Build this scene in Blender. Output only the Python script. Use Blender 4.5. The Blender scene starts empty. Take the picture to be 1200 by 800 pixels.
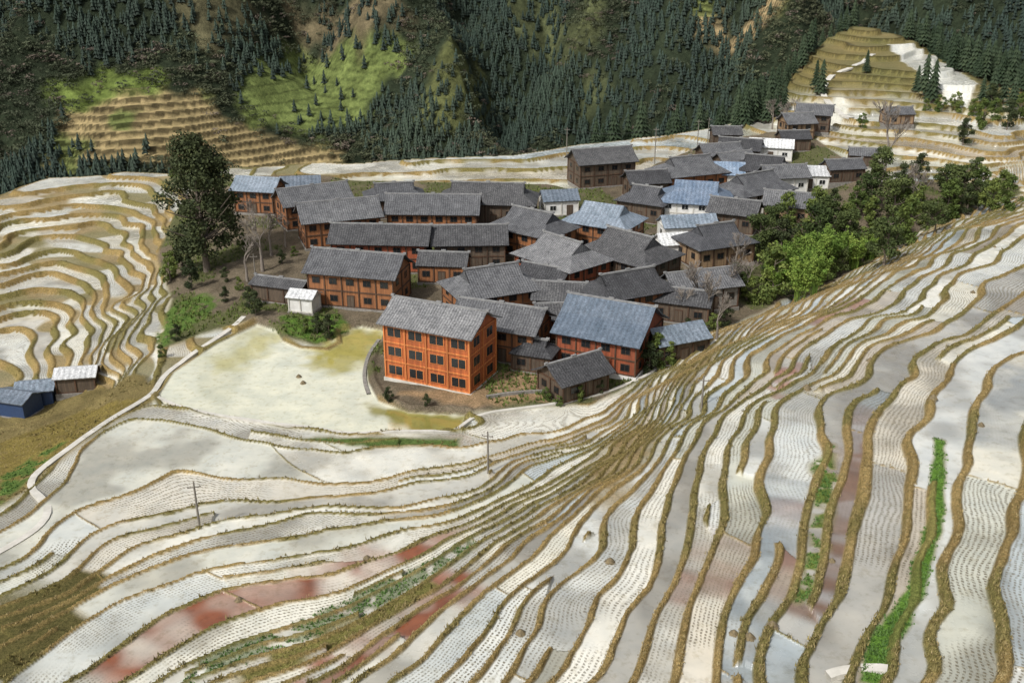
import bpy, math, random
import numpy as np
from mathutils import Vector, Matrix
random.seed(7); rng=np.random.default_rng(7)
scene=bpy.context.scene
COL=scene.collection
# ------------------------------------------------------------------ camera
CZ=60.0; PITCH=math.radians(22.6); FP=1200.0
cam_d=bpy.data.cameras.new("camera"); cam=bpy.data.objects.new("camera",cam_d); COL.objects.link(cam)
cam.location=(0,0,CZ); cam.rotation_euler=(math.radians(90)-PITCH,0,0)
cam_d.sensor_width=36; cam_d.lens=36; cam_d.clip_end=5000; scene.camera=cam
scene.view_settings.view_transform='Standard'; scene.view_settings.look='None'; scene.view_settings.exposure=0
def raydir(px,py):
    a=(px-600)/FP; b=(400-py)/FP
    return np.array([a, math.cos(PITCH)+b*math.sin(PITCH), -math.sin(PITCH)+b*math.cos(PITCH)])
def at_z(px,py,z):
    d=raydir(px,py); t=(z-CZ)/d[2]; return d[0]*t,d[1]*t
# ------------------------------------------------------------------ noise
def _h(ix,iy,s):
    n=(ix*374761393+iy*668265263+s*1442695041)&0x7fffffff
    n=((n^(n>>13))*1274126177)&0x7fffffff
    n=n^(n>>16)
    return (n&0xffff)/65535.0
def vn(x,y,s=0):
    x=np.asarray(x,float); y=np.asarray(y,float)
    ix=np.floor(x).astype(np.int64); iy=np.floor(y).astype(np.int64)
    fx=x-ix; fy=y-iy; fx=fx*fx*(3-2*fx); fy=fy*fy*(3-2*fy)
    a=_h(ix,iy,s);b=_h(ix+1,iy,s);c=_h(ix,iy+1,s);d=_h(ix+1,iy+1,s)
    return (a*(1-fx)+b*fx)*(1-fy)+(c*(1-fx)+d*fx)*fy
def fbm(x,y,s=0,o=3):
    v=0;a=.5;t=0
    for i in range(o):
        v=v+a*vn(x*2**i,y*2**i,s+i*11); t+=a; a*=.5
    return v/t
def sst(a,b,x):
    t=np.clip((x-a)/(b-a),0,1); return t*t*(3-2*t)
def sdf(poly,x,y):
    poly=np.array(poly); n=len(poly)
    d=np.full(x.shape,1e9); ins=np.zeros(x.shape,bool)
    for i in range(n):
        ax,ay=poly[i]; bx,by=poly[(i+1)%n]
        ex,ey=bx-ax,by-ay; L=ex*ex+ey*ey+1e-9
        t=np.clip(((x-ax)*ex+(y-ay)*ey)/L,0,1)
        d=np.minimum(d,(x-ax-t*ex)**2+(y-ay-t*ey)**2)
        c=((ay>y)!=(by>y))
        xi=(bx-ax)*(y-ay)/((by-ay) if abs(by-ay)>1e-9 else 1e-9)+ax
        ins^=(c&(x<xi))
    d=np.sqrt(d); return np.where(ins,-d,d)
# ------------------------------------------------------------------ hillside survey
H=0.7
C=[]
def cur(T,pts): C.append((T*H,pts))
cur(1,[(-120,640),(20,600),(60,560),(110,515),(170,480),(250,490),(340,504),(460,514),(545,514),(610,502),(690,480),(780,434),(830,389),(900,361),(1000,319),(1060,282),(1130,247),(1200,228),(1290,210)])
cur(2,[(-120,670),(10,630),(60,590),(95,530),(150,490),(250,502),(370,520),(470,530),(560,527),(640,505),(700,484)])
cur(3,[(-120,700),(0,668),(70,640),(95,600),(150,588),(200,562),(240,545),(330,556),(400,570),(480,565),(560,546),(620,524),(690,492)])
cur(4,[(-100,720),(0,692),(70,662),(110,625),(160,610),(240,598),(330,590),(430,580),(520,566),(580,548),(640,520),(700,494)])
cur(5,[(-100,745),(0,718),(80,690),(125,655),(180,638),(260,620),(350,605),(450,596),(540,580),(600,556),(650,525),(705,498),(790,440),(835,396),(905,366),(1000,325),(1065,286),(1200,230)])
cur(6,[(-100,780),(0,750),(80,715),(140,680),(200,660),(280,642),(380,622),(480,606),(560,586),(620,556),(670,524)])
cur(7,[(-80,830),(30,785),(100,735),(160,700),(220,678),(300,660),(400,636),(490,616),(565,594),(630,562)])
cur(8,[(0,850),(80,795),(160,755),(210,715),(290,680),(400,652),(500,625),(570,602),(640,566)])
cur(9,[(70,840),(120,805),(200,765),(265,725),(400,680),(500,642),(575,612),(645,572),(690,530)])
cur(10,[(110,840),(165,800),(240,770),(310,738),(410,700),(510,655),(580,620),(650,575),(700,532),(750,490),(797,446),(842,402),(902,372),(1000,330),(1070,291),(1130,257),(1200,233)])
cur(11,[(150,840),(215,800),(300,770),(400,725),(510,670),(585,628),(655,580)])
cur(12,[(220,840),(270,800),(340,780),(420,735),(520,685),(595,638),(665,582)])
cur(13,[(300,840),(340,800),(410,760),(470,722),(540,678),(605,645),(675,590)])
cur(14,[(360,840),(390,800),(460,748),(540,692),(610,652),(685,592),(730,545)])
cur(15,[(400,840),(435,800),(520,735),(600,670),(665,615),(720,560),(775,490),(813,448),(850,407),(905,379),(1000,338),(1075,298),(1135,263),(1200,236)])
cur(16,[(470,840),(510,800),(590,725),(650,655),(700,600)])
cur(17,[(550,840),(580,800),(650,705),(700,630),(755,560),(798,500),(830,450),(872,408),(960,362),(1050,316),(1120,270),(1200,240)])
cur(18.5,[(630,840),(655,800),(705,715),(750,640),(790,570),(818,510),(850,455),(905,405),(1000,352),(1080,306),(1200,247)])
cur(20,[(700,840),(720,800),(770,700),(808,610),(838,530),(868,470),(925,415),(1000,372),(1065,340),(1125,295),(1200,255),(1290,215)])
cur(21.5,[(765,840),(785,800),(830,700),(865,610),(890,520),(925,455),(985,408),(1065,358),(1130,315),(1200,268)])
cur(22.5,[(840,840),(855,800),(895,700),(920,610),(940,530),(972,458),(1045,395),(1120,343),(1200,290)])
cur(23.5,[(915,850),(925,800),(948,700),(975,600),(1000,500),(1028,445),(1095,395),(1200,322)])
cur(24.5,[(965,850),(980,800),(1010,700),(1035,600),(1050,510),(1080,452),(1135,405),(1200,358),(1290,310)])
cur(25.5,[(1040,860),(1050,800),(1070,700),(1092,600),(1110,505),(1145,445),(1200,395)])
cur(26.5,[(1110,860),(1113,800),(1133,700),(1155,600),(1168,520),(1200,445),(1280,380)])
cur(27.5,[(1180,880),(1183,800),(1198,700),(1215,600),(1230,500)])
cur(28.5,[(1260,880),(1262,800),(1280,700),(1310,560)])
# bowl of terraces beside the village
C+= [(-.8,[(0,250),(80,228),(180,236),(222,290),(215,340),(190,400),(150,455)]),
 (-2.2,[(0,272),(70,248),(150,256),(195,310),(190,360),(165,420),(125,462)]),
 (-4.2,[(-80,320),(0,308),(60,280),(120,292),(160,340),(150,390),(115,440)]),
 (-6.2,[(-80,365),(0,345),(50,325),(100,345),(125,385),(90,430)]),
 (-8.0,[(-80,400),(0,385),(45,375),(75,400),(50,425)]),
 (-9.0,[(-80,435),(0,415),(20,432)]),
 (-8.0,[(-80,480),(0,470),(30,466),(88,452)]),
 (-5.6,[(0,510),(70,485),(120,470)]),(-3.2,[(0,548),(60,515),(120,488)]),(-1.0,[(-30,585),(30,555),(90,510),(150,478)]),
 # pond and village shelf
 (.35,[(215,450),(260,420),(330,400),(400,400),(300,460),(360,480),(440,485),(520,498)]),
 (1.0,[(290,366),(250,385),(450,360),(470,450),(560,465),(640,470),(516,430),(700,440)]),
 (1.6,[(350,320),(450,330),(600,380),(700,400),(770,410)]),
 (2.2,[(300,280),(400,290),(550,320),(650,340),(800,370)]),
 (2.6,[(250,240),(450,255),(600,280),(750,310),(880,330)]),
 (3.0,[(300,222),(450,225),(600,240),(720,265),(850,290),(950,290)]),
 (3.2,[(640,222),(750,235),(870,250),(960,260)]),
 (3.6,[(430,214),(560,208),(660,212),(760,205),(880,215),(980,230)]),
 (4.3,[(380,204),(500,199),(600,195),(690,192),(760,185)]),
 (5.0,[(480,191),(600,187),(680,176),(760,170),(840,180),(930,190)]),
 (6.5,[(960,180),(1010,200),(1080,230),(1150,215)]),
 (7.2,[(980,168),(1060,180),(1130,190),(1200,205)]),
 (8.6,[(980,155),(1060,160),(1130,168),(1200,182)]),
 (9.8,[(1000,142),(1060,145),(1130,150),(1200,162)]),
 (8.0,[(930,150),(960,140)]),(11.,[(930,124),(990,128),(1060,131),(1120,134)]),
 (14.5,[(938,98),(1000,104),(1070,106),(1135,118)]),(18.5,[(955,66),(1000,70),(1060,76),(1105,92)]),
]
CREST=[(-260,262,-1),(-120,250,-1),(0,231,-.3),(60,210,.4),(150,204,.8),(200,206,1),(300,199,2.5),(400,194,4.2),(480,188,5),(600,183,5.4),(680,170,5.6),(760,162,5.8),(830,152,6),(870,142,7),(905,118,11),(930,84,15.5),(950,58,19.5),(972,40,22.5),(1000,32,23.8),(1040,38,23),(1075,50,21),(1110,68,18.5),(1145,86,16.5),(1175,96,15.5),(1210,100,15.5),(1300,105,16),(1450,110,17)]
P=[]
for z,pts in C:
    q=[]
    for i in range(len(pts)):
        q.append(pts[i])
        if i+1<len(pts) and abs(pts[i][0]-pts[i+1][0])+abs(pts[i][1]-pts[i+1][1])>45:
            q.append(((pts[i][0]+pts[i+1][0])/2,(pts[i][1]+pts[i+1][1])/2))
    for a,b in q:
        x,y=at_z(a,b,z); P.append((x,y,z))
caz=[];cr=[]
for a,b,z in CREST:
    x,y=at_z(a,b,z); P.append((x,y,z)); r=math.hypot(x,y)
    caz.append(math.atan2(x,y)); cr.append(r)
    P.append((x*(r+40)/r,y*(r+40)/r,z-1))
for x,y,z in [(-60,20,22),(0,15,30),(60,15,36),(-30,30,16),(-110,40,8),(110,60,28),(170,120,28)]: P.append((x,y,z))
P=np.array(P); caz=np.array(caz); cr=np.array(cr)
def phi(dx,dy): return np.sqrt(dx*dx+dy*dy+4.0)
A=-phi(P[:,0][:,None]-P[:,0],P[:,1][:,None]-P[:,1])
n=len(P); Q=np.c_[np.ones(n),P[:,:2]/100]
M=np.zeros((n+3,n+3)); M[:n,:n]=A+np.eye(n)*1.6; M[:n,n:]=Q; M[n:,:n]=Q.T
W=np.linalg.solve(M,np.r_[P[:,2],0,0,0])
GX0,GX1,GY0,GY1=-330,330,0,520
gx=np.arange(GX0,GX1+1.); gy=np.arange(GY0,GY1+1.)
XX,YY=np.meshgrid(gx,gy,indexing='ij')
Z=np.zeros(XX.shape)
LEFT=sst(-28,-45,XX)*sst(118,140,YY)
WX=XX+(fbm(XX/10,YY/10,101,2)-.5)*(3.8+3*LEFT)+(vn(XX/4,YY/4,111)-.5)*.8
WY=YY+(fbm(XX/10,YY/10,103,2)-.5)*(3.8+3*LEFT)+(vn(XX/4,YY/4,113)-.5)*.8
for i in range(0,XX.shape[0],20):
    x=WX[i:i+20].ravel(); y=WY[i:i+20].ravel()
    v=-phi(x[:,None]-P[:,0],y[:,None]-P[:,1])@W[:n]+W[n]+W[n+1]*x/100+W[n+2]*y/100
    Z[i:i+20]=v.reshape(-1,XX.shape[1])
Z=np.clip(Z,-12,44)
rr=np.hypot(XX,YY); az=np.arctan2(XX,YY); rc=np.interp(az,caz,cr)
over=rr-rc
Z+= (fbm(XX/15,YY/15,3,2)-.5)*.4+(fbm(XX/24,YY/24,7,2)-.5)*2.0*LEFT+(fbm(XX/22,YY/22,8,2)-.5)*3.5*sst(300,330,rr)*sst(50,80,XX)
o=np.maximum(over,0); Z-=0.75*o*o/(o+12)
Z=np.maximum(Z,-140)
GXg,GYg=np.gradient(Z)
def bil(G,x,y):
    u=np.clip(x-GX0,0,G.shape[0]-1.001); v=np.clip(y-GY0,0,G.shape[1]-1.001)
    i=u.astype(int); j=v.astype(int); a=u-i;b=v-j
    return (G[i,j]*(1-a)+G[i+1,j]*a)*(1-b)+(G[i,j+1]*(1-a)+G[i+1,j+1]*a)*b
def march(px,py,hh,f,t0=20,t1=900,st=.4):
    d=raydir(px,py); t=np.arange(t0,t1,st); x=d[0]*t;y=d[1]*t;z=CZ+d[2]*t
    zz=f(x,y)+hh; k=np.argmax(z<=zz)
    if not (z<=zz).any(): k=len(t)-1
    return float(x[k]),float(y[k])
zb=lambda x,y: bil(Z,x,y)
def wpoly(pts,z=None): return [march(a,b,0,zb) if z is None else at_z(a,b,z) for a,b in pts]
VILL=wpoly([(188,300),(205,255),(235,212),(300,207),(420,213),(640,216),(665,222),(745,216),(770,192),(835,166),(905,155),(950,160),(985,185),(1030,215),(1100,215),(1180,212),(1195,226),(1130,246),(1060,280),(1000,317),(900,359),(830,388),(775,432),(690,472),(600,477),(545,482),(480,478),(438,458),(430,420),(445,385),(400,378),(370,402),(330,392),(300,372),(250,385),(190,408),(205,350)])
POND=wpoly([(300,376),(322,384),(330,398),(350,408),(385,410),(402,400),(400,386),(422,380),(449,384),(445,395),(434,412),(428,425),(430,445),(442,468),(478,482),(510,482),(543,484),(538,500),(500,506),(460,504),(400,503),(340,500),(300,490),(250,484),(192,470),(188,462),(205,440),(255,402)])
SLOPE=wpoly([(0,476),(60,470),(115,458),(165,442),(185,466),(120,500),(60,545),(25,575),(-60,620),(-150,600),(-100,480)])
PA=[]
def paint(col,pts,wet=0,stub=0,soft=.4,veg=0,snap=1): PA.append((wpoly(pts),col,wet,stub,soft,veg,snap))
paint((.20,.06,.022),[(90,800),(150,780),(190,766),(262,722),(400,680),(500,645),(545,615),(500,632),(400,662),(300,690),(225,724),(180,756),(120,785)],1,.1,1.6)
paint((.21,.06,.02),[(345,800),(405,760),(472,716),(542,676),(552,660),(480,698),(415,736),(370,775)],.9,.1,1.)
paint((.19,.06,.024),[(380,800),(440,762),(500,725),(560,690),(562,680),(500,712),(430,755)],.9,.1,1.)
paint((.12,.16,.075),[(212,802),(300,772),(400,728),(510,672),(560,640),(552,630),(500,655),(405,702),(300,744),(235,775)],.25,.6,.5,.9,0)
paint((.17,.16,.055),[(275,800),(340,782),(415,740),(515,688),(505,676),(410,728),(330,762)],.0,.0)
paint((.10,.20,.035),[(1008,800),(1018,750),(1062,690),(1088,610),(1096,510),(1108,512),(1105,610),(1080,700),(1044,770),(1032,800)],0,0,.3,1,0)
paint((.13,.18,.045),[(935,700),(952,640),(956,540),(975,520),(978,560),(962,650),(945,700)],0,0,.8,.6,0)
paint((.16,.09,.055),[(948,715),(975,620),(988,510),(1008,475),(1010,540),(985,630),(965,710)],1,.2,1.)
paint((.18,.075,.042),[(896,700),(918,640),(920,585),(935,585),(928,640),(908,695)],1,.1,1.)
paint((.18,.075,.042),[(795,700),(818,655),(845,615),(855,625),(825,690),(805,715)],1,.1,1.)
paint((.24,.12,.08),[(905,440),(930,422),(940,427),(912,465)],.9,.1,.5)
paint((.26,.15,.11),[(965,362),(1000,347),(1025,350),(985,372),(955,378)],.9,.2,.5)
paint((.25,.28,.29),[(850,790),(868,700),(895,610),(915,560),(915,620),(895,720),(875,800)],1,.1,1.)
paint((.23,.25,.26),[(870,800),(895,740),(920,740),(900,800)],1,.1,.5)
paint((.26,.27,.26),[(1125,520),(1150,490),(1180,430),(1200,420),(1200,450),(1165,520)],1,.1,1.)
paint((.10,.09,.035),[(-60,760),(0,705),(60,680),(128,662),(110,700),(60,762),(0,790),(-50,800)],0,.3,.5)
paint((.20,.16,.05),[(0,520),(100,480),(170,470),(120,495),(60,535),(0,575)],0,0,1.,0,0)
paint((.10,.16,.04),[(0,560),(40,535),(70,520),(50,545),(20,572),(0,590)],0,0,1.,.5,0)
paint((.09,.15,.035),[(182,395),(200,360),(235,345),(258,352),(235,375),(205,395),(190,410)],0,0,1.,.5,0)
paint((.09,.16,.03),[(330,372),(400,370),(408,385),(372,402),(338,392)],0,0,.8,.8,0)
paint((.33,.295,.09),[(372,408),(402,385),(445,382),(450,388),(434,412),(400,436),(372,425)],1,0,3.,0,0)
paint((.44,.42,.24),[(300,384),(325,390),(300,415),(265,430),(250,425),(280,405)],1,0,3.,0,0)
paint((.22,.20,.055),[(430,474),(500,480),(543,484),(536,504),(480,500)],1,0,1.5,0,0)
paint((.30,.21,.13),[(470,462),(560,452),(600,432),(650,448),(640,470),(550,476)],0,0,1.,0,0)
paint((.09,.14,.04),[(350,512),(500,512),(540,512),(536,520),(460,524),(380,518)],0,0,.8,0,0)
paint((.24,.17,.07),[(695,560),(712,520),(750,500),(770,500),(760,530),(738,560),(715,588)],0.2,0,2.5)
paint((.24,.18,.08),[(780,445),(820,415),(850,395),(840,420),(805,450)],0.2,0,1.5)
paint((.62,.62,.57),[(1042,50),(1075,53),(1110,72),(1145,98),(1135,122),(1108,116),(1080,88),(1060,70)],2,.15,1.,0,0)
paint((.55,.54,.47),[(970,120),(985,112),(1000,120),(985,140),(968,135)],2,.15,1.,0,0)
PAL=np.array([(.58,.56,.475),(.50,.51,.485),(.53,.495,.415),(.38,.42,.43),(.41,.365,.295),(.60,.59,.53),(.44,.445,.38),(.54,.555,.53),(.34,.33,.295)])
def terrain(x,y):
    x=np.asarray(x,float);y=np.asarray(y,float)
    b=bil(Z,x,y); ga,gb=bil(GXg,x,y),bil(GYg,x,y); g=np.hypot(ga,gb)+.004
    r=np.hypot(x,y); a=np.arctan2(x,y); ov=r-np.interp(a,caz,cr)
    knob=sst(295,320,r)*sst(60,80,x)
    h0=np.where(r>285,1.4,H); k0=np.floor(b/h0)
    sn=vn(x/24+k0*5.9,y/24+k0*2.3,51); sub=(sn>.50+.12*sst(0,-20,x))&(r<130)&(h0/g>2.5)
    h=np.where(sub,h0/2,h0)
    T=b/h; k=np.floor(T); f=T-k; s=f*h/g; s2=(1-f)*h/g; cw=h/g
    kid=np.round(k*h/.35).astype(np.int64)
    left=sst(-28,-45,x)*sst(118,140,y)
    bw=.30+.22*vn(x/4,y/4,21)+.25*left+.45*sst(0,25,x)*vn(x/7,y/7,5)**2+.0012*r
    ww=.24+.25*left+.0007*r
    bw=np.minimum(bw,.32*cw); ww=np.minimum(ww,.25*cw)
    n=vn(x/1.1,y/1.1,77)*.14*np.minimum(1,cw/2)
    Qc=.6*x+.8*y+5*(vn(x/11,y/11,15)-.5); hk=_h(kid,kid*0+3,9); Lk=32+45*hk; qf=Qc/Lk+7.3*hk; m_=np.floor(qf).astype(np.int64); dq=(qf-m_)*Lk
    cross=(1-sst(.14,.28,dq+n))*(r<180)*(1-left)
    up=sst(0,1,(ww-s2)/ww); rim=np.maximum(1-sst(bw*.6,bw,s+n),cross*.7)
    zt=k*h+h*up*(1) + (.24*rim*(1-up))*(.7+.6*vn(x/.9,y/.9,6))
    grass=np.maximum(np.maximum(1-sst(bw*.8,bw*1.05,s+n),sst(0,.2,ww*1.15-s2+n*.4)),cross)
    h1=_h(kid,m_,5);h2=_h(kid,m_,17);h3=_h(kid,m_,29)
    v=sdf(VILL,x,y); sl=sdf(SLOPE,x,y); p=sdf(POND,x,y)
    M=sst(0,1.5,v)*sst(0,1.5,sl)*sst(6,1,ov)
    z=b*(1-M)+zt*M+(1-M)*((fbm(x/2,y/2,4,2)-.5)*.35)
    wet=(1-grass)*M
    lowl=(sst(10,-15,x))[...,None]
    col=PAL[np.minimum((h1*9).astype(int),8)]; col=col*(1-.5*lowl)+np.array([.57,.56,.49])*.5*lowl
    w=fbm(x/7+kid*1.7,y/7,31,3)[...,None]; dk=sst(.54,.32,w); col=col*(1-dk*.38)*(1-dk*np.array([0,.02,.05])) + .06*sst(.55,.8,w)*np.array([.9,.9,.9])
    stub=np.where(h2>.32,.55+.45*h3,.0)*sst(.15,.35,vn(x/6,y/6,91))
    gloss=sst(.1,.6,_h(kid,m_,41))
    gn=fbm(x/3,y/3,13,3)[...,None]; gv=fbm(x/9,y/9,17,2)[...,None]
    tan=np.array([.37,.275,.125])*(1-gn)+np.array([.16,.115,.048])*gn*1.1
    tan=tan*(1-sst(.45,.66,gv)*.7)+np.array([.14,.14,.05])*sst(.45,.66,gv)*.7
    wet=wet*(1-knob*.96)
    dl=left*sst(.60,.66,vn(x/9+kid*3.7,y/9,62)); wet=wet*(1-.85*dl)
    vg=np.array([.15,.125,.095])*(.6+.8*fbm(x/2.5,y/2.5,19,3)[...,None])
    gm=sst(.45,.60,fbm(x/8,y/8,29,2))[...,None]; vg=vg*(1-gm*.75)+np.array([.09,.105,.04])*gm*.75
    Mv=sst(0,1.2,v)[...,None]
    gk=fbm(x/12,y/12,23,4)[...,None]
    kc=np.array([.25,.195,.085])*(1-gk)+np.array([.10,.105,.04])*gk*1.2
    edge=(sst(.3,.12,f)+.0)[...,None]; kc=kc*(1-.6*edge)
    tan=tan*(1-knob[...,None])+kc*knob[...,None]
    ground=tan*Mv+vg*(1-Mv)
    ov2=sst(0,8,ov)[...,None]; ground=ground*(1-ov2)+np.array([.05,.065,.025])*ov2
    osl=(1-sst(0,1.5,sl))[...,None]; ground=ground*(1-osl)+np.array([.19,.155,.07])*osl*(.5+gn)
    veg=np.zeros(x.shape)
    inp=sst(.3,0.,p)
    z=z*(1-sst(1.0,0.,p))+0.02*sst(1.0,0,p)
    band=sst(1.6,.9,p)*sst(0,.35,p); z=z+band*.25
    wet=np.maximum(wet*(1-sst(1.4,.6,p)),inp); stub=stub*(1-inp); gloss=np.maximum(gloss,inp)
    pcol=np.array([.60,.60,.48])*(1-.18*fbm(x/7,y/7,40,2)[...,None])
    col=col*(1-inp[...,None])+pcol*inp[...,None]
    off=np.clip((.5-f)*h/g,-5,5); xs=x+ga/g*off; ys=y+gb/g*off
    for poly,c,w_,st_,soft,vv,snap in PA:
        pa=np.array(poly); x0,y0=pa.min(0)-6;x1,y1=pa.max(0)+6
        m=(x>x0)&(x<x1)&(y>y0)&(y<y1)
        if not m.any(): continue
        X_,Y_=(xs[m],ys[m]) if snap else (x[m],y[m])
        d=sdf(poly,X_,Y_)+(vn(X_/1.5,Y_/1.5,8)-.5)*soft
        k_=sst(soft,-soft*.5,d)
        iv=wet[m]; var=(.7+.6*fbm(x[m]/1.6,y[m]/1.6,3,3))[:,None]
        if w_>0.5:
            kw_=k_*((.70+.30*sst(.3,.6,vn(x[m]/2.5,y[m]/2.5,12))) if snap else 1)
            col[m]=col[m]*(1-kw_[:,None])+np.array(c)*kw_[:,None]*(var if snap else 1); stub[m]=stub[m]*(1-k_)+st_*k_
            if w_>1.5: wet[m]=np.maximum(wet[m],k_)
        else:
            if 0<vv<.95: k_=k_*sst(.15,.4,vn(x[m]/.9,y[m]/.9,88))
            kk=k_*(.35+.65*np.maximum(iv,1-M[m]))
            ground[m]=ground[m]*(1-kk[:,None])+np.array(c)*kk[:,None]*var; wet[m]=wet[m]*(1-k_*(1-w_)); veg[m]=np.maximum(veg[m],kk*vv)
    wv=wet[...,None]; tint=ground*(1-wv)+col*wv
    return z,tint,wet,stub*wet,s,veg,v,M,ov,gloss,knob,gv[...,0],cw
def tz(x,y): return float(terrain(np.array([x]),np.array([y]))[0][0])
# ------------------------------------------------------------------ mesh helpers
def np_mesh(name,V,F,mats=(),smooth=True,tint=None,attrs=None):
    me=bpy.data.meshes.new(name); V=np.asarray(V,np.float32); F=np.asarray(F,np.int32)
    me.vertices.add(len(V)); me.vertices.foreach_set('co',V.ravel())
    m,k=F.shape; me.loops.add(m*k); me.loops.foreach_set('vertex_index',F.ravel())
    me.polygons.add(m); me.polygons.foreach_set('loop_start',np.arange(0,m*k,k,dtype=np.int32))
    me.polygons.foreach_set('use_smooth',np.full(m,smooth))
    me.update(calc_edges=True)
    if tint is not None:
        a=me.attributes.new('tint','FLOAT_COLOR','POINT'); a.data.foreach_set('color',np.c_[tint,np.ones(len(V))].astype(np.float32).ravel())
    for kx,vv in (attrs or {}).items():
        a=me.attributes.new(kx,'FLOAT','POINT'); a.data.foreach_set('value',vv.astype(np.float32))
    for mt in mats: me.materials.append(mt)
    return me
def add(name,me,parent=None,loc=(0,0,0),rot=(0,0,0),scale=None,**kw):
    ob=bpy.data.objects.new(name,me); COL.objects.link(ob); ob.location=loc; ob.rotation_euler=rot
    if scale is not None: ob.scale=scale
    if parent: ob.parent=parent
    for k,v in kw.items(): ob[k]=v
    return ob
class MB:
    def __init__(s): s.v=[];s.f=[];s.m=[]
    def box(s,c,d,mi=0,rz=0):
        x,y,z=c;a,b,h=d[0]/2,d[1]/2,d[2]/2;o=len(s.v);cr_,sr=math.cos(rz),math.sin(rz)
        for i in (-1,1):
            for j in (-1,1):
                for k in (-1,1):
                    u,w=i*a,j*b; s.v.append((x+u*cr_-w*sr,y+u*sr+w*cr_,z+k*h))
        for f in [(0,1,3,2),(4,6,7,5),(0,4,5,1),(2,3,7,6),(0,2,6,4),(1,5,7,3)]: s.f.append(tuple(o+q for q in f)); s.m.append(mi)
    def poly(s,pts,mi=0):
        o=len(s.v); s.v+=pts; s.f.append(tuple(range(o,o+len(pts)))); s.m.append(mi)
    def tube(s,pts,rad,n=6,mi=0):
        o=len(s.v)
        for i,p in enumerate(pts):
            p=Vector(p); q=Vector(pts[min(i+1,len(pts)-1)])-Vector(pts[max(i-1,0)]); q.normalize()
            a=q.orthogonal().normalized() if i==0 else (pa-q*pa.dot(q)).normalized(); pa=a; b=q.cross(a)
            for k in range(n):
                t=2*math.pi*k/n; s.v.append(tuple(p+(a*math.cos(t)+b*math.sin(t))*rad[i]))
        for i in range(len(pts)-1):
            for k in range(n):
                s.f.append((o+i*n+k,o+i*n+(k+1)%n,o+(i+1)*n+(k+1)%n,o+(i+1)*n+k)); s.m.append(mi)
    def mesh(s,name,mats,smooth=False):
        me=bpy.data.meshes.new(name); me.from_pydata(s.v,[],s.f)
        for m in mats: me.materials.append(m)
        me.polygons.foreach_set('material_index',s.m)
        me.polygons.foreach_set('use_smooth',[smooth]*len(s.f)); me.update(); return me
# ------------------------------------------------------------------ materials
def newmat(name):
    m=bpy.data.materials.new(name); m.use_nodes=True; nt=m.node_tree; nt.nodes.clear()
    o=nt.nodes.new('ShaderNodeOutputMaterial'); b=nt.nodes.new('ShaderNodeBsdfPrincipled'); nt.links.new(b.outputs[0],o.inputs[0])
    return m,nt,b
def N(nt,t,**k):
    n=nt.nodes.new(t)
    for a,b in k.items(): setattr(n,a,b)
    return n
def math_(nt,op,a,b=None,clamp=False):
    n=nt.nodes.new('ShaderNodeMath'); n.operation=op; n.use_clamp=clamp
    for i,v in enumerate((a,b)):
        if v is None: continue
        if isinstance(v,(int,float)): n.inputs[i].default_value=v
        else: nt.links.new(v,n.inputs[i])
    return n.outputs[0]
def mix(nt,f,a,b,bt='MIX'):
    n=nt.nodes.new('ShaderNodeMix'); n.data_type='RGBA'; n.blend_type=bt
    for i,v in ((0,f),(6,a),(7,b)):
        if isinstance(v,(int,float)): n.inputs[i].default_value=v
        elif isinstance(v,tuple): n.inputs[i].default_value=(*v,1)
        else: nt.links.new(v,n.inputs[i])
    return n.outputs[2]
def noise(nt,vec,scale,detail=3,rough=.6):
    n=nt.nodes.new('ShaderNodeTexNoise'); n.inputs['Scale'].default_value=scale; n.inputs['Detail'].default_value=detail; n.inputs['Roughness'].default_value=rough
    if vec is not None: nt.links.new(vec,n.inputs['Vector'])
    return n.outputs[0]
def mrange(nt,v,a,b,c=0,d=1):
    n=nt.nodes.new('ShaderNodeMapRange'); nt.links.new(v,n.inputs[0])
    for i,q in enumerate((a,b,c,d)): n.inputs[i+1].default_value=q
    return n.outputs[0]
def bump(nt,b,h,st,dist):
    n=nt.nodes.new('ShaderNodeBump'); n.inputs['Strength'].default_value=st; n.inputs['Distance'].default_value=dist
    nt.links.new(h,n.inputs['Height']); nt.links.new(n.outputs[0],b.inputs['Normal'])
# ground
m_ground,nt,b=newmat("terraced_ground")
tc=N(nt,'ShaderNodeTexCoord').outputs['Object']
at=lambda nm: N(nt,'ShaderNodeAttribute',attribute_name=nm)
tint=at('tint').outputs['Color']; wet=at('wet').outputs['Fac']; stub=at('stub').outputs['Fac']; s_=at('rowd').outputs['Fac']; gl=at('gloss').outputs['Fac']
n_f=noise(nt,tc,3.5,4,.7); n_l=noise(nt,tc,.35,3); n_v=noise(nt,tc,12,2,.7)
dryc=mix(nt,1.0,tint,mix(nt,mrange(nt,n_v,.3,.7),(.45,.42,.38),(1.55,1.5,1.4)),'MULTIPLY')
dryc=mix(nt,mrange(nt,n_f,.42,.62,0,.7),dryc,mix(nt,1.0,dryc,(.38,.43,.34),'MULTIPLY'))
wetc=mix(nt,1.0,tint,mix(nt,mrange(nt,n_l,.3,.7),(.85,.87,.88),(1.12,1.10,1.06)),'MULTIPLY')
mudp=mrange(nt,noise(nt,tc,1.1,5,.7),.52,.66,0,.6)
wetc=mix(nt,mudp,wetc,mix(nt,1.0,wetc,(.70,.665,.58),'MULTIPLY'))
jit=math_(nt,'MULTIPLY',noise(nt,tc,1.3,2),.35)
fr=math_(nt,'FRACT',math_(nt,'DIVIDE',math_(nt,'ADD',s_,jit),.34))
row=mrange(nt,math_(nt,'ABSOLUTE',math_(nt,'SUBTRACT',fr,.5)),.30,.14,0,1)
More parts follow.
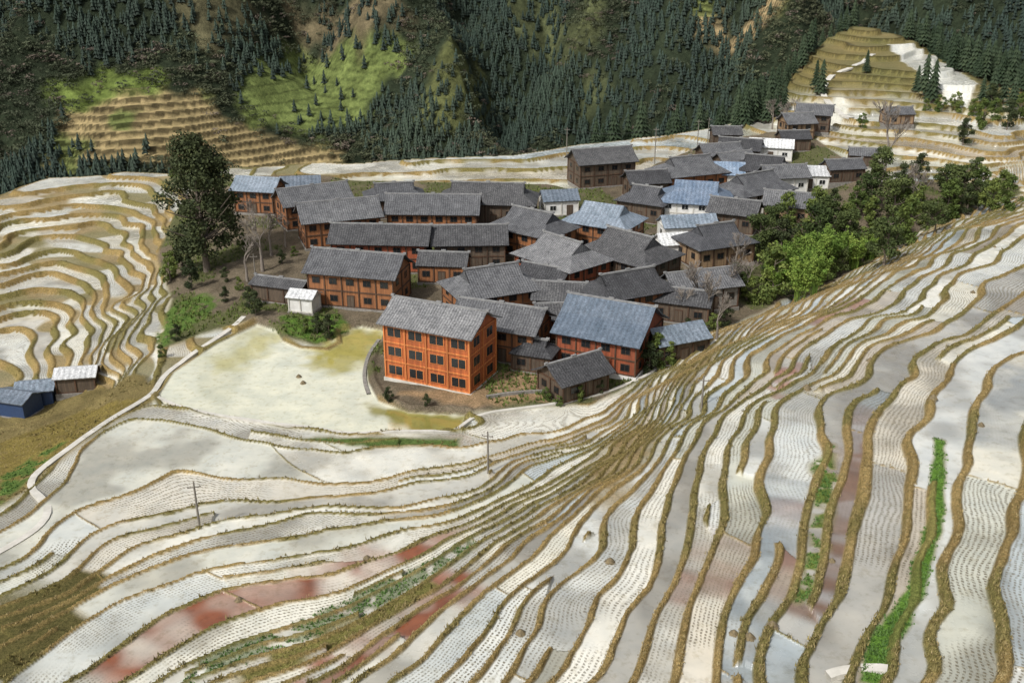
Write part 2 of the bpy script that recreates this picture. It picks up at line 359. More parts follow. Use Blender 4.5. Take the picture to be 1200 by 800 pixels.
sx=N(nt,'ShaderNodeSeparateXYZ'); nt.links.new(tc,sx.inputs[0])
qd=math_(nt,'ADD',math_(nt,'ADD',math_(nt,'MULTIPLY',sx.outputs[0],.6),math_(nt,'MULTIPLY',sx.outputs[1],.8)),jit)
fq=math_(nt,'FRACT',math_(nt,'DIVIDE',qd,.30))
rq=mrange(nt,math_(nt,'ABSOLUTE',math_(nt,'SUBTRACT',fq,.5)),.36,.2,.15,1)
pt=mrange(nt,noise(nt,tc,5,2),.38,.5,.25,1)
sf=math_(nt,'MULTIPLY',math_(nt,'MULTIPLY',math_(nt,'MULTIPLY',row,rq),pt),math_(nt,'MULTIPLY',stub,.95),True)
wetc=mix(nt,sf,wetc,(.12,.10,.06))
col=mix(nt,wet,dryc,wetc); nt.links.new(col,b.inputs['Base Color'])
wr=math_(nt,'MULTIPLY',wet,math_(nt,'SUBTRACT',1.0,math_(nt,'MULTIPLY',mrange(nt,noise(nt,tc,.8,3),.48,.62,0,.5),math_(nt,'SUBTRACT',1.0,gl))))
nt.links.new(mrange(nt,wr,0,1,.95,.03),b.inputs['Roughness'])
nt.links.new(mrange(nt,wet,0,1,.1,1.),b.inputs['Specular IOR Level'])
b.inputs['IOR'].default_value=1.5
bump(nt,b,mix(nt,wet,n_v,math_(nt,'MULTIPLY',sf,.3)),.7,.15)
# foliage
def foliage(name,c1,c2,use_tint=False,sc=.6):
    m,nt,b=newmat(name); tc=N(nt,'ShaderNodeTexCoord').outputs['Object']
    n1=mrange(nt,noise(nt,tc,sc,3),.3,.7); c=mix(nt,n1,c1,c2)
    oi=N(nt,'ShaderNodeObjectInfo').outputs['Random']
    c=mix(nt,1.0,c,mix(nt,oi,(.7,.75,.7),(1.3,1.2,1.2)),'MULTIPLY')
    if use_tint: c=mix(nt,1.0,c,N(nt,'ShaderNodeAttribute',attribute_name='tint').outputs['Color'],'MULTIPLY')
    nt.links.new(c,b.inputs['Base Color']); b.inputs['Roughness'].default_value=.75; b.inputs['Specular IOR Level'].default_value=.2
    return m
m_forest=foliage("forest_foliage",(.9,.9,.9),(1.2,1.2,1.1),True,.02)
m_conif=foliage("conifer_foliage",(.014,.027,.014),(.036,.055,.026))
m_dark=foliage("evergreen_foliage",(.020,.030,.013),(.055,.07,.026))
m_gro=foliage("grove_foliage",(.026,.042,.014),(.075,.10,.03))
m_mid=foliage("broadleaf_foliage",(.045,.075,.018),(.13,.165,.04))
m_bam=foliage("bamboo_foliage",(.07,.14,.02),(.18,.25,.05))
m_veg=foliage("vegetable_leaves",(.06,.12,.03),(.14,.24,.06))
m_dry=foliage("dry_grass",(.18,.135,.06),(.42,.33,.17),False,1.5)
m_scrub=foliage("bank_scrub",(.08,.075,.028),(.21,.18,.07),False,1.5)
def plain(name,c,rough=.8,c2=None,sc=3.,metal=0):
    m,nt,b=newmat(name); tc=N(nt,'ShaderNodeTexCoord').outputs['Object']
    n1=mrange(nt,noise(nt,tc,sc,4,.65),.3,.7)
    nt.links.new(mix(nt,n1,c,c2 or tuple(q*.65 for q in c)),b.inputs['Base Color']); b.inputs['Roughness'].default_value=rough; b.inputs['Metallic'].default_value=metal
    return m
m_bark=plain("bark",(.16,.13,.10)); m_barkl=plain("pale_bark",(.21,.18,.15)); m_stone=plain("rubble_stone",(.25,.235,.21),.9,(.12,.11,.095),2.2)
m_conc=plain("concrete",(.55,.53,.48),.85,(.38,.365,.32),.8); m_glass=plain("dark_pane",(.015,.018,.02),.25); m_white=plain("white_plaster",(.66,.66,.64),.8,(.48,.47,.44),1)
m_wire=plain("cable",(.03,.03,.03),.6); m_pole=plain("pole_timber",(.20,.18,.15),.8)
def roofmat(name,c1,c2,per,metal=False):
    m,nt,b=newmat(name); tcn=N(nt,'ShaderNodeTexCoord'); tc=tcn.outputs['Object']
    sx=N(nt,'ShaderNodeSeparateXYZ'); nt.links.new(tc,sx.inputs[0])
    g=N(nt,'ShaderNodeNewGeometry'); vt=N(nt,'ShaderNodeVectorTransform',vector_type='NORMAL',convert_from='WORLD',convert_to='OBJECT'); nt.links.new(g.outputs['True Normal'],vt.inputs[0])
    sn=N(nt,'ShaderNodeSeparateXYZ'); nt.links.new(vt.outputs[0],sn.inputs[0])
    side=math_(nt,'GREATER_THAN',math_(nt,'ABSOLUTE',sn.outputs[0]),math_(nt,'ABSOLUTE',sn.outputs[1]))
    al=mix(nt,side,sx.outputs[0],sx.outputs[1]); dn=mix(nt,side,sx.outputs[1],sx.outputs[0])
    fr=math_(nt,'ABSOLUTE',math_(nt,'SUBTRACT',math_(nt,'FRACT',math_(nt,'DIVIDE',al,per)),.5))
    fr2=math_(nt,'ABSOLUTE',math_(nt,'SUBTRACT',math_(nt,'FRACT',math_(nt,'DIVIDE',dn,.42)),.5))
    oi=N(nt,'ShaderNodeObjectInfo').outputs['Random']
    off=N(nt,'ShaderNodeVectorMath',operation='ADD'); nt.links.new(tc,off.inputs[0]); cmb=N(nt,'ShaderNodeCombineXYZ'); nt.links.new(math_(nt,'MULTIPLY',oi,90.),cmb.inputs[0]); nt.links.new(cmb.outputs[0],off.inputs[1]); ntc=off.outputs[0]
    n1=mrange(nt,noise(nt,ntc,.55,4,.7),.35,.68); n2=mrange(nt,noise(nt,ntc,4,3,.8),.35,.7)
    c=mix(nt,n1,c1,c2); c=mix(nt,1.0,c,mix(nt,n2,(.55,.55,.56),(1.45,1.45,1.45)),'MULTIPLY')
    c=mix(nt,mrange(nt,fr,.0,.5,.0 if metal else .0,.4 if metal else .75),c,mix(nt,1.0,c,(.32,.32,.33),'MULTIPLY'))
    if not metal:
        c=mix(nt,mrange(nt,fr2,.3,.5,0,.35),c,mix(nt,1.0,c,(.4,.4,.4),'MULTIPLY'))
        c=mix(nt,mrange(nt,noise(nt,ntc,6,2,.8),.58,.70,0,.55),c,(.28,.28,.277))
        c=mix(nt,mrange(nt,noise(nt,ntc,.9,4,.8),.56,.70,0,.65),c,(.026,.026,.027))
    c=mix(nt,1.0,c,mix(nt,oi,(.68,.69,.72),(1.35,1.35,1.33)),'MULTIPLY')
    nt.links.new(c,b.inputs['Base Color']); b.inputs['Roughness'].default_value=.45 if metal else .85
    bump(nt,b,fr,.8,.08); return m
m_tile=roofmat("grey_tile_roof",(.070,.072,.078),(.140,.142,.147),.42)
m_tilel=roofmat("weathered_tile_roof",(.11,.112,.117),(.21,.21,.213),.42)
m_tiled=roofmat("dark_tile_roof",(.038,.038,.041),(.088,.088,.09),.42)
m_blue=roofmat("blue_sheet_roof",(.13,.19,.27),(.26,.32,.40),.8,True)
m_bgrey=roofmat("bluegrey_sheet_roof",(.11,.14,.17),(.20,.235,.28),.8,True)
m_slate=roofmat("slate_blue_sheet_roof",(.08,.11,.145),(.14,.175,.22),.8,True)
m_wsheet=roofmat("pale_sheet_roof",(.46,.47,.47),(.60,.60,.59),.8,True)
m_ridge=plain("ridge_mortar",(.12,.12,.12),.9,(.25,.25,.245),1.5)
ROOF=dict(t=m_tile,l=m_tilel,d=m_tiled,b=m_blue,g=m_bgrey,w=m_wsheet,s=m_slate)
def wood(name,c1,c2):
    m,nt,b=newmat(name); tc=N(nt,'ShaderNodeTexCoord').outputs['Object']
    sx=N(nt,'ShaderNodeSeparateXYZ'); nt.links.new(tc,sx.inputs[0])
    s=math_(nt,'ADD',sx.outputs[0],sx.outputs[1])
    cell=math_(nt,'DIVIDE',s,.28); fr=math_(nt,'ABSOLUTE',math_(nt,'SUBTRACT',math_(nt,'FRACT',cell),.5))
    wn=N(nt,'ShaderNodeTexWhiteNoise',noise_dimensions='1D'); nt.links.new(math_(nt,'FLOOR',cell),wn.inputs['W'])
    mp=N(nt,'ShaderNodeMapping'); mp.inputs['Scale'].default_value=(1,1,.2); nt.links.new(tc,mp.inputs[0])
    n1=mrange(nt,noise(nt,mp.outputs[0],2.5,4,.7),.3,.7)
    c=mix(nt,n1,c1,c2); c=mix(nt,1.0,c,mix(nt,wn.outputs['Value'],(.75,.75,.75),(1.2,1.2,1.2)),'MULTIPLY')
    c=mix(nt,mrange(nt,fr,.42,.5,0,.7),c,mix(nt,1.0,c,(.3,.3,.3),'MULTIPLY'))
    nt.links.new(c,b.inputs['Base Color']); b.inputs['Roughness'].default_value=.7; return m
WOOD=dict(o=wood("orange_timber",(.42,.115,.028),(.28,.07,.02)),r=wood("red_timber",(.30,.075,.028),(.17,.045,.02)),
 b=wood("brown_timber",(.30,.12,.04),(.17,.07,.03)),d=wood("weathered_timber",(.12,.085,.055),(.06,.045,.033)),
 w=m_white,n=plain("navy_sheet",(.03,.06,.14),.5),s=m_stone,t=wood("tan_timber",(.30,.20,.11),(.18,.12,.07)))
m_frame=wood("frame_timber",(.09,.045,.022),(.055,.03,.018)); m_oframe=wood("orange_frame",(.54,.19,.05),(.42,.13,.035))
# ------------------------------------------------------------------ build terrain
na,nr=1400,1250
aa=np.linspace(math.radians(-38),math.radians(35),na); ra=np.exp(np.linspace(math.log(26),math.log(500),nr))
AA,RA=np.meshgrid(aa,ra,indexing='xy'); X=(np.sin(AA)*RA).ravel(); Y=(np.cos(AA)*RA).ravel()
tt_=terrain(X,Y); z,tn,wt,st,s=tt_[:5]
idx=np.arange(na*nr).reshape(nr,na)
F=np.stack([idx[:-1,:-1],idx[:-1,1:],idx[1:,1:],idx[1:,:-1]],-1).reshape(-1,4)
me=np_mesh("terraced_hillside",np.c_[X,Y,z],F,[m_ground],True,tn,dict(wet=wt,stub=st,rowd=s,gloss=tt_[9]))
add("terraced_hillside",me,kind="structure",label="terraced rice paddy hillside with flooded fields and dry grass banks")
del tt_
# ------------------------------------------------------------------ far mountain
def zmtn(x,y):
    x=np.asarray(x,float);y=np.asarray(y,float)
    near=130*sst(110,290,x)+60*sst(-120,-260,x)
    u=x+.35*(y-600)+60*(fbm(x/160,y/160,5,2)-.5)
    rid=np.abs(((u/190+.15)%1)-.5)*2
    u2=x-.5*(y-600)+40*(fbm(x/90,y/90,15,2)-.5); rid2=np.abs(((u2/75)%1)-.5)*2
    bs=-428+.62*(y+near)
    v=bs+85*(rid-.5)+22*(rid2-.5)+40*(fbm(x/110,y/110,25,3)-.5)
    v=v-60*np.exp(-((x+.3*(y-600)-5)/45)**2)
    w=np.minimum(1,1.35*np.exp(-((x+165)/105)**4-((y-560)/110)**4))
    sm=-428+.55*(y+near*.7+60)+14*np.cos((x+205)/38)+8*(fbm(x/40,y/40,26,2)-.5)
    v=v*(1-w)+sm*w
    return np.maximum(v,-150)
def mp_(pts): return [march(a,b,0,zmtn,430,1500,1.) for a,b in pts]
MZ=[("t",mp_([(70,140),(90,115),(130,104),(200,98),(240,112),(262,135),(330,158),(400,180),(410,210),(60,215)]),(.22,.175,.09)),
 ("g",mp_([(265,125),(300,85),(350,55),(440,40),(480,65),(455,105),(425,150),(330,160),(285,140)]),(.11,.14,.045)),
 ("g",mp_([(60,115),(120,90),(205,92),(200,104),(130,112),(80,125)]),(.10,.135,.035)),
 ("b",mp_([(330,-10),(470,-10),(490,20),(430,42),(350,50)]),(.12,.10,.06)),
 ("b",mp_([(490,95),(560,85),(575,150),(530,165),(495,140)]),(.09,.10,.04)),
 ("b",mp_([(580,-10),(640,-10),(680,60),(720,110),(690,130),(640,80),(600,40)]),(.06,.07,.034)),
 ("b",mp_([(200,-10),(300,-10),(310,30),(250,60),(200,40)]),(.085,.08,.045)),
 ("t",mp_([(795,-15),(925,-15),(915,18),(880,34),(820,22)]),(.26,.20,.11)),
 ("b",mp_([(650,30),(700,10),(690,60),(655,80)]),(.07,.08,.038))]
na,nr=760,520
aa=np.linspace(math.radians(-42),math.radians(40),na); ra=np.linspace(400,1100,nr)
AA,RA=np.meshgrid(aa,ra,indexing='xy'); X=(np.sin(AA)*RA).ravel(); Y=(np.cos(AA)*RA).ravel()
zm=zmtn(X,Y); base=np.array([.019,.026,.015])*(.6+.9*fbm(X/25,Y/25,2,3)[:,None])
zq=zm.copy()
for kd,poly,c in MZ:
    d=sdf(poly,X,Y)+(fbm(X/14,Y/14,3,2)-.5)*22; k_=sst(6,-6,d)[:,None]
    cc=np.array(c)*(.45+1.1*fbm(X/9,Y/9,6,3)[:,None])
    if kd=="t":
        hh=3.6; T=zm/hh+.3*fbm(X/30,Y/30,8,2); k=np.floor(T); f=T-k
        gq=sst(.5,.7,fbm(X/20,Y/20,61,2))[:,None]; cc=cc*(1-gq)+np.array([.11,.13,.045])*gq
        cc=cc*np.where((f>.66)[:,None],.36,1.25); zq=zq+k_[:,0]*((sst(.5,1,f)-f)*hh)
    if kd=="g":
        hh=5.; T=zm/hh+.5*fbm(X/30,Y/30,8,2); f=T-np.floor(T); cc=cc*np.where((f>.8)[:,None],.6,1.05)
    base=base*(1-k_)+cc*k_
idx=np.arange(na*nr).reshape(nr,na)
F=np.stack([idx[:-1,:-1],idx[:-1,1:],idx[1:,1:],idx[1:,:-1]],-1).reshape(-1,4)
m_mtn,nt,b=newmat("mountain_ground"); tc=N(nt,'ShaderNodeTexCoord').outputs['Object']
c=mix(nt,1.0,N(nt,'ShaderNodeAttribute',attribute_name='tint').outputs['Color'],mix(nt,mrange(nt,noise(nt,tc,.25,5,.75),.3,.7),(.5,.52,.5),(1.5,1.45,1.4)),'MULTIPLY')
nt.links.new(c,b.inputs['Base Color']); b.inputs['Roughness'].default_value=1; b.inputs['Specular IOR Level'].default_value=.1
bump(nt,b,noise(nt,tc,.4,4,.8),.6,2.)
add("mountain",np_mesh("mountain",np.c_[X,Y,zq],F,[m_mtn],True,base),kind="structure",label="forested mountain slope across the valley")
# ------------------------------------------------------------------ forest stuff
def conifer_tpl(nl=5,ns=9,seed=0):
    r_=random.Random(seed); V=[];F=[]
    for i in range(nl):
        t=i/nl; zt=.12+.88*(t+1/nl*1.35); zt=min(zt,1.0); zb_=.10+.88*t; R=.19*(1-t)**.85+.02
        o=len(V); V.append((0,0,zt))
        for k in range(ns*2):
            a=2*math.pi*(k+r_.uniform(-.3,.3))/(ns*2)+i; rr_=R*((1. if k%2 else .62)*r_.uniform(.8,1.2)); V.append((rr_*math.cos(a),rr_*math.sin(a),zb_-(.02 if k%2 else -.03)+r_.uniform(-.015,.015)))
        for k in range(ns*2): F.append((o,o+1+k,o+1+(k+1)%(ns*2)))
    return np.array(V),np.array(F)
def scatter(tpls,pos,hs,ws,tints,sel):
    Vs=[];Fs=[];Ts=[];o=0
    for ti,(tv,tf) in enumerate(tpls):
        m=sel==ti; n_=m.sum()
        if not n_: continue
        a=rng.uniform(0,6.28,n_); c_,s_2=np.cos(a)[:,None],np.sin(a)[:,None]
        x=(tv[:,0]*c_-tv[:,1]*s_2)*ws[m][:,None]; y=(tv[:,0]*s_2+tv[:,1]*c_)*ws[m][:,None]; zz=tv[:,2][None]*hs[m][:,None]
        V=np.stack([x+pos[m,0:1],y+pos[m,1:2],zz+pos[m,2:3]],-1).reshape(-1,3)
        F=(tf[None]+(np.arange(n_)*len(tv))[:,None,None]).reshape(-1,3)+o
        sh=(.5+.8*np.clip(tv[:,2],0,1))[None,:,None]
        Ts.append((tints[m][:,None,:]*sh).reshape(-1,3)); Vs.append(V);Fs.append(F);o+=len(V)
    return np.concatenate(Vs),np.concatenate(Fs),np.concatenate(Ts)
def blob_tpl(nf,seed):
    g=np.random.default_rng(seed); V=[];F=[]
    cs=g.normal(size=(7,3))*np.array([.26,.26,.16])+np.array([0,0,.5])
    for i in range(nf):
        d=g.normal(size=3); d/=np.linalg.norm(d); d[2]=abs(d[2])*.9-.15; c=cs[g.integers(7)]+d*.24
        u=g.normal(size=3);u/=np.linalg.norm(u);w=np.cross(u,d+g.normal(size=3)*.4);w/=np.linalg.norm(w)+1e-6; sz=g.uniform(.05,.11)
        o=len(V); V+=[c+u*sz,c-u*sz*.6+w*sz*.8,c-u*sz*.6-w*sz*.8]; F.append((o,o+1,o+2))
    return np.array(V),np.array(F)
tc_=[conifer_tpl(4,5,1),conifer_tpl(4,5,2)]; tb_=[blob_tpl(80,3),blob_tpl(80,4)]
NT=32000
a=rng.uniform(math.radians(-36),math.radians(34),NT); r=np.sqrt(rng.uniform(440**2,820**2,NT))
x=np.sin(a)*r;y=np.cos(a)*r; zz=zmtn(x,y)
keep=zz>-120
for kd,poly,c in MZ:
    d=sdf(poly,x,y); pr={'t':.015,'g':.07,'b':.45}[kd]
    keep&=~((d<rng.normal(-1,5,NT))&(rng.uniform(size=NT)>pr))
x,y,zz=x[keep],y[keep],zz[keep]; n_=len(x)
con=(fbm(x/60,y/60,33,2)+rng.normal(0,.07,n_))>.46
sel=np.where(con,rng.integers(0,2,n_),rng.integers(2,4,n_))
hs=np.where(con,rng.uniform(5,10,n_),rng.uniform(3,6.5,n_)); ws=np.where(con,hs*.95+2.2,hs*rng.uniform(.9,1.3,n_))
q=fbm(x/50,y/50,44,2)[:,None]; br=rng.uniform(.88,1.12,(n_,1))
tt=np.where(con[:,None],np.array([.018,.033,.028])*(1-q)+np.array([.032,.049,.034])*q,np.array([.028,.040,.025])*(1-q)+np.array([.062,.072,.040])*q)*br  # conifer tints shifted towards blue, distance haze painted into the foliage colour
bare=(~con)&(rng.uniform(size=n_)<.15); tt[bare]=np.array([.085,.075,.062])
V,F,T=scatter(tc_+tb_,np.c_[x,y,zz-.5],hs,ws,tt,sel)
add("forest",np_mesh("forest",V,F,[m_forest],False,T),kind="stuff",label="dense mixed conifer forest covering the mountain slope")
# ------------------------------------------------------------------ grass tufts / vegetables (stuff)
def tufts(name,n,rmin,rmax,cond,hmin,hmax,mat,nb,label,w=.05):
    a=rng.uniform(math.radians(-34),math.radians(33),n); r=np.exp(rng.uniform(math.log(rmin),math.log(rmax),n))
    x=np.sin(a)*r;y=np.cos(a)*r; tt_=terrain(x,y); m=cond(tt_,x,y); x=x[m];y=y[m];z_=tt_[0][m]; k=len(x)
    Vs=[];
    for j in range(nb):
        an=rng.uniform(0,6.28,k); h=rng.uniform(hmin,hmax,k); le=rng.uniform(.2,.7,k)*h
        bx=x+rng.normal(0,.08,k);by=y+rng.normal(0,.08,k); px=-np.sin(an)*w;py=np.cos(an)*w
        Vs.append(np.stack([np.stack([bx-px,by-py,z_-.03],-1),np.stack([bx+px,by+py,z_-.03],-1),np.stack([bx+np.cos(an)*le,by+np.sin(an)*le,z_+h],-1)],1))
    V=np.concatenate(Vs).reshape(-1,3); F=np.arange(len(V)).reshape(-1,3)
    add(name,np_mesh(name,V,F,[mat],False),kind="stuff",label=label)
tufts("dry_grass",120000,42,150,lambda t,x,y:(t[2]<.1)&(t[5]<.2)&(t[6]>.5)&(t[1].mean(-1)>.125)&(rng.uniform(size=len(x))<.6),.05,.2,m_dry,4,"dry straw coloured grass tufts along the paddy banks",.04)
tufts("bank_scrub",90000,42,220,lambda t,x,y:(t[2]<.1)&(t[5]<.2)&(t[6]>.5)&(t[11]>.56)&(rng.uniform(size=len(x))<.45),.08,.36,m_scrub,6,"olive brown scrub and weeds on the terrace banks",.06)
tufts("vegetable_rows",80000,40,170,lambda t,x,y:(t[5]>.35),.10,.22,m_veg,5,"leafy green vegetable plants in narrow strips",.08)
tufts("village_weeds",50000,110,300,lambda t,x,y:(t[6]<-.3)&(fbm(x/8,y/8,29,2)>.49),.2,.6,m_mid,4,"low green weeds and scrub between the houses",.12)
# ------------------------------------------------------------------ trees
def leafcloud(cs,n,size,seed,flat=.8):
    g=np.random.default_rng(seed); cs=np.array(cs,float); wgt=cs[:,3]**2; wgt/=wgt.sum()
    ci=g.choice(len(cs),n,p=wgt); d=g.normal(size=(n,3)); d/=np.linalg.norm(d,axis=1)[:,None]
    c=cs[ci,:3]+d*(cs[ci,3:4]*g.uniform(.45,1.1,(n,1)))*np.array([1,1,flat])
    u=g.normal(size=(n,3));u/=np.linalg.norm(u,axis=1)[:,None]; w=np.cross(u,d+g.normal(size=(n,3))*.5); w/=np.linalg.norm(w,axis=1)[:,None]+1e-6
    sz=g.uniform(.6,1.3,(n,1))*size
    V=np.stack([c+u*sz,c+w*sz*.6,c-u*sz,c-w*sz*.6],1).reshape(-1,3)
    return V,np.arange(len(V)).reshape(-1,4)
def trunk_mesh(h,r,limbs,seed,mat,n=7):
    g=random.Random(seed); mb=MB(); pts=[(0,0,-.5)]; rad=[r*1.3]
    for i in range(1,6):
        t=i/5; pts.append((g.uniform(-.02,.02)*h,g.uniform(-.02,.02)*h,h*t)); rad.append(r*(1-.75*t))
    mb.tube(pts,rad,n)
    ends=[]
    for i in range(limbs):
        t=g.uniform(.3,.95); a=g.uniform(0,6.28); l=h*g.uniform(.25,.45)*(1.2-t*.6); b0=Vector((0,0,h*t)); 
        e=b0+Vector((math.cos(a)*l,math.sin(a)*l,l*g.uniform(.4,.9))); mid=b0.lerp(e,.5)+Vector((0,0,-.05*l))
        mb.tube([tuple(b0),tuple(mid),tuple(e)],[r*.4,r*.25,r*.08],5); ends.append(e)
    return mb,ends
def tree_pair(h,R,limbs,nl,ls,seed,lm,bm,low=.35,nm="crown",cl=(.22,.42),mult=2,pw=.75):
    mb,ends=trunk_mesh(h*.75,h*.022,limbs,seed,bm); g=random.Random(seed+1)
    cs=[]
    for i in range(limbs*mult):
        a=g.uniform(0,6.28); t=g.uniform(low,1); rr_=R*math.sin(math.pi*min(.95,(t-low)/(1-low)*pw+.2))*g.uniform(.2,.85)
        cs.append((math.cos(a)*rr_,math.sin(a)*rr_,h*t*.93,R*g.uniform(*cl)))
    V,F=leafcloud(cs,nl,ls,seed)
    return mb.mesh("trunk",[bm],True),np_mesh(nm,V,F,[lm],False)
def place_tree(name,pair,px,py,sc=1,rz=None,parts=("trunk","crown"),xy=None,**kw):
    x,y=xy if xy else march(px,py,0,zb); e=add(name,None,loc=(x,y,tz(x,y)-.1),rot=(0,0,rz if rz is not None else random.uniform(0,6.28)),scale=(sc,)*3,**kw)
    e.empty_display_size=.3
    for p_,m_ in zip(parts,pair): add(p_,m_,parent=e)
    return e
big=tree_pair(26,7.8,26,16000,.30,5,m_dark,m_bark,.16,cl=(.17,.30),mult=4,pw=.7)
place_tree("evergreen_tree",big,243,318,1,1.0,label="tall dark evergreen tree with ragged crown at the village edge",category="tree")
ev=[tree_pair(10,3.8,14,3000,.24,s0,m_dark if s0==11 else m_gro,m_bark,.15,cl=(.16,.32)) for s0 in (11,12,13)]+[tree_pair(8.5,3.6,13,2600,.24,s0,m_mid,m_bark,.12,cl=(.16,.32)) for s0 in (14,15)]
GR=[(895,318),(915,300),(905,275),(925,262),(965,325),(985,315),(950,255),(975,245),(1000,240),(1020,232),(990,265),(1015,262),(1040,250),(1060,240),(1075,225),(1035,275),(1010,292),(1055,262),(1085,250),(1105,240),(1120,228),(1100,215),(1080,205),(1125,212),(1145,222),(1160,232),(1170,222),(1140,205),(870,330),(885,345),(905,340),(960,285),(890,295),(1045,285),(1065,270),(1030,295),(1090,262),(1110,250),(1000,305),(1020,250),(970,265),(940,275),(1150,235),(1070,250),(1050,225),(1030,212),(1175,232),(1130,242),(985,290)]
for i,(px,py) in enumerate(GR):
    k=random.choice([0,1,2,1,3,4,3]); place_tree("broadleaf_tree",ev[k],px+random.uniform(-6,6),py+12+random.uniform(-6,6),random.uniform(.55,1.15),label="dark green broadleaf tree in the grove above the houses" if k<3 else "mid green broadleaf tree in the grove above the houses",category="tree",group="trees in the grove beside the village")
for px,py,sc in [(200,330,.7),(215,318,.6),(225,340,.6),(205,212,.45),(232,225,.5),(262,232,.4),(300,372,.45),(293,362,.4),(386,395,.42),(372,392,.35),(358,390,.3),(770,432,.65),(760,438,.5),(785,428,.45),(640,470,.25),(680,470,.28),(655,476,.2),(700,462,.3),(500,478,.2),(455,470,.25),(208,400,.3),(190,420,.25),(1128,170,.7),(1150,150,.9),(1010,150,.5),(820,400,.4),(850,382,.45),(600,232,.35),(868,345,.5),(900,356,.35),(925,350,.3),(1100,130,.6),(1120,128,.7),(1140,135,.6),(1165,140,.7),(1085,128,.4),(1180,150,.8),(1195,140,.8),(1160,128,.7),(265,330,.3),(280,340,.3),(270,270,.4),(285,290,.35),(345,300,.25),(330,310,.3),(805,398,.35),(835,388,.4),(265,355,.3)]:
    place_tree("shrub",ev[random.choice([0,3,4])],px,py,sc,label="dense rounded green shrub on a bank near the houses",category="shrub",group="shrubs around the village")
# bamboo
def bamboo(seed):
    g=random.Random(seed); mb=MB(); cs=[]
    for i in range(22):
        a=g.uniform(0,6.28); l=g.uniform(7,10.5); r0=g.uniform(0,1.4); bx,by=math.cos(a)*r0,math.sin(a)*r0; o=g.uniform(.8,2.6)
        pts=[(bx+math.cos(a)*o*t*t,by+math.sin(a)*o*t*t,l*t*(1-.12*t*t)) for t in (0,.3,.6,.85,1.)]
        mb.tube(pts,[.06,.055,.045,.03,.01],4)
        for t in (.45,.6,.72,.84,.95): cs.append((bx+math.cos(a)*o*t*t,by+math.sin(a)*o*t*t,l*t*(1-.12*t*t),g.uniform(.45,.8)))
    V,F=leafcloud(cs,4200,.2,seed,.7); return mb.mesh("culms",[m_bam],True),np_mesh("leaves",V,F,[m_bam],False)
bb=[bamboo(3),bamboo(4)]
for px,py,sc in [(925,345,1.0),(945,338,1.05),(915,335,.85),(965,328,.95),(980,318,.9),(935,352,.8),(955,345,.8),(1000,315,.7),(1020,305,.6),(905,350,.7)]:
    place_tree("bamboo_clump",random.choice(bb),px,py,sc,parts=("culm","foliage"),label="bright green feathery bamboo clump",category="bamboo",group="bamboo clumps below the houses")
# bare trees
def bare(seed,h):
    g=random.Random(seed); mb=MB()
    def br(p,d,l,r_,lev):
        q=p+d*l; m_=p.lerp(q,.5)+Vector((g.uniform(-1,1),g.uniform(-1,1),0))*l*.06
        mb.tube([tuple(p),tuple(m_),tuple(q)],[r_,r_*.8,r_*.6],5 if lev<2 else 3)
        if lev>=5: return
        for i in range(3 if lev<4 else 4):
            nd=(d+Vector((g.uniform(-1,1),g.uniform(-1,1),g.uniform(-.25,.7)))*.75).normalized(); br(q if i else m_,nd,l*g.uniform(.62,.82),max(r_*.55,.034),lev+1)
    tr=MB(); br(Vector((0,0,h*.22)),Vector((0,0,1)),h*.2,h*.018,0); tr.tube([(0,0,-.4),(0,0,h*.1),(0,0,h*.22)],[h*.03,h*.023,h*.018],7)
    return tr.mesh("trunk",[m_barkl],True),mb.mesh("branches",[m_barkl],False)
br_=[bare(2,11),bare(5,11),bare(8,11)]
for px,py,sc in [(308,318,1.25),(290,330,1.0),(1035,208,1.9),(1075,262,1.2),(1068,240,1.),(815,372,1.1),(828,385,1.1),(800,380,.7),(850,360,1.),(300,275,.8),(335,290,.7),(560,245,.5),(905,150,.9),(860,330,.9),(930,140,.7),(740,225,.5),(840,395,.8),(318,300,1.0),(920,160,1.0),(875,350,.8)]:
    place_tree("bare_tree",random.choice(br_),px,py,sc,parts=("trunk","branches"),label="leafless grey brown tree with fine twigs",category="tree",group="bare winter trees in the village")
# conifers on the hill
cf=[]
for s0 in (21,22,23):
    tv,tf=conifer_tpl(9,10,s0); mb=MB(); mb.tube([(0,0,-.5),(0,0,3),(0,0,8.5)],[.22,.17,.05],6)
    cf.append((mb.mesh("trunk",[m_bark],True),np_mesh("crown",tv*np.array([11,11,9.5]),tf,[m_conif],False)))
def ridge_site(px,d0,d1):
    d=raydir(px,100); a=math.atan2(d[0],d[1]); r=float(np.interp(a,caz,cr))+random.uniform(d0,d1); return math.sin(a)*r,math.cos(a)*r
sites=[]
for x0,x1,d0,d1,n_ in [(865,950,-6,10,44),(950,1000,3,12,10),(1055,1110,2,10,18),(1110,1215,-14,10,66)]:
    for i in range(n_): sites.append(ridge_site(random.uniform(x0,x1),d0,d1))
for px,py in [(1082,112),(1092,116),(1074,104),(955,104),(962,108),(1015,82),(1150,118),(1160,124),(1175,120),(1185,130),(918,128),(908,134),(898,140)]:
    sites.append(march(px,py,0,zb))
for s0 in sites:
    place_tree("conifer_tree",random.choice(cf),0,0,random.uniform(.7,1.25),xy=s0,label="slender dark green conifer on the grassy knoll",category="tree",group="conifers on the knoll")
for i in range(60):
    place_tree("conifer_tree",random.choice(cf),0,0,random.uniform(.8,1.3),xy=ridge_site(random.uniform(700,900),8,30),label="slender dark green conifer below the ridge",category="tree",group="conifers on the knoll")
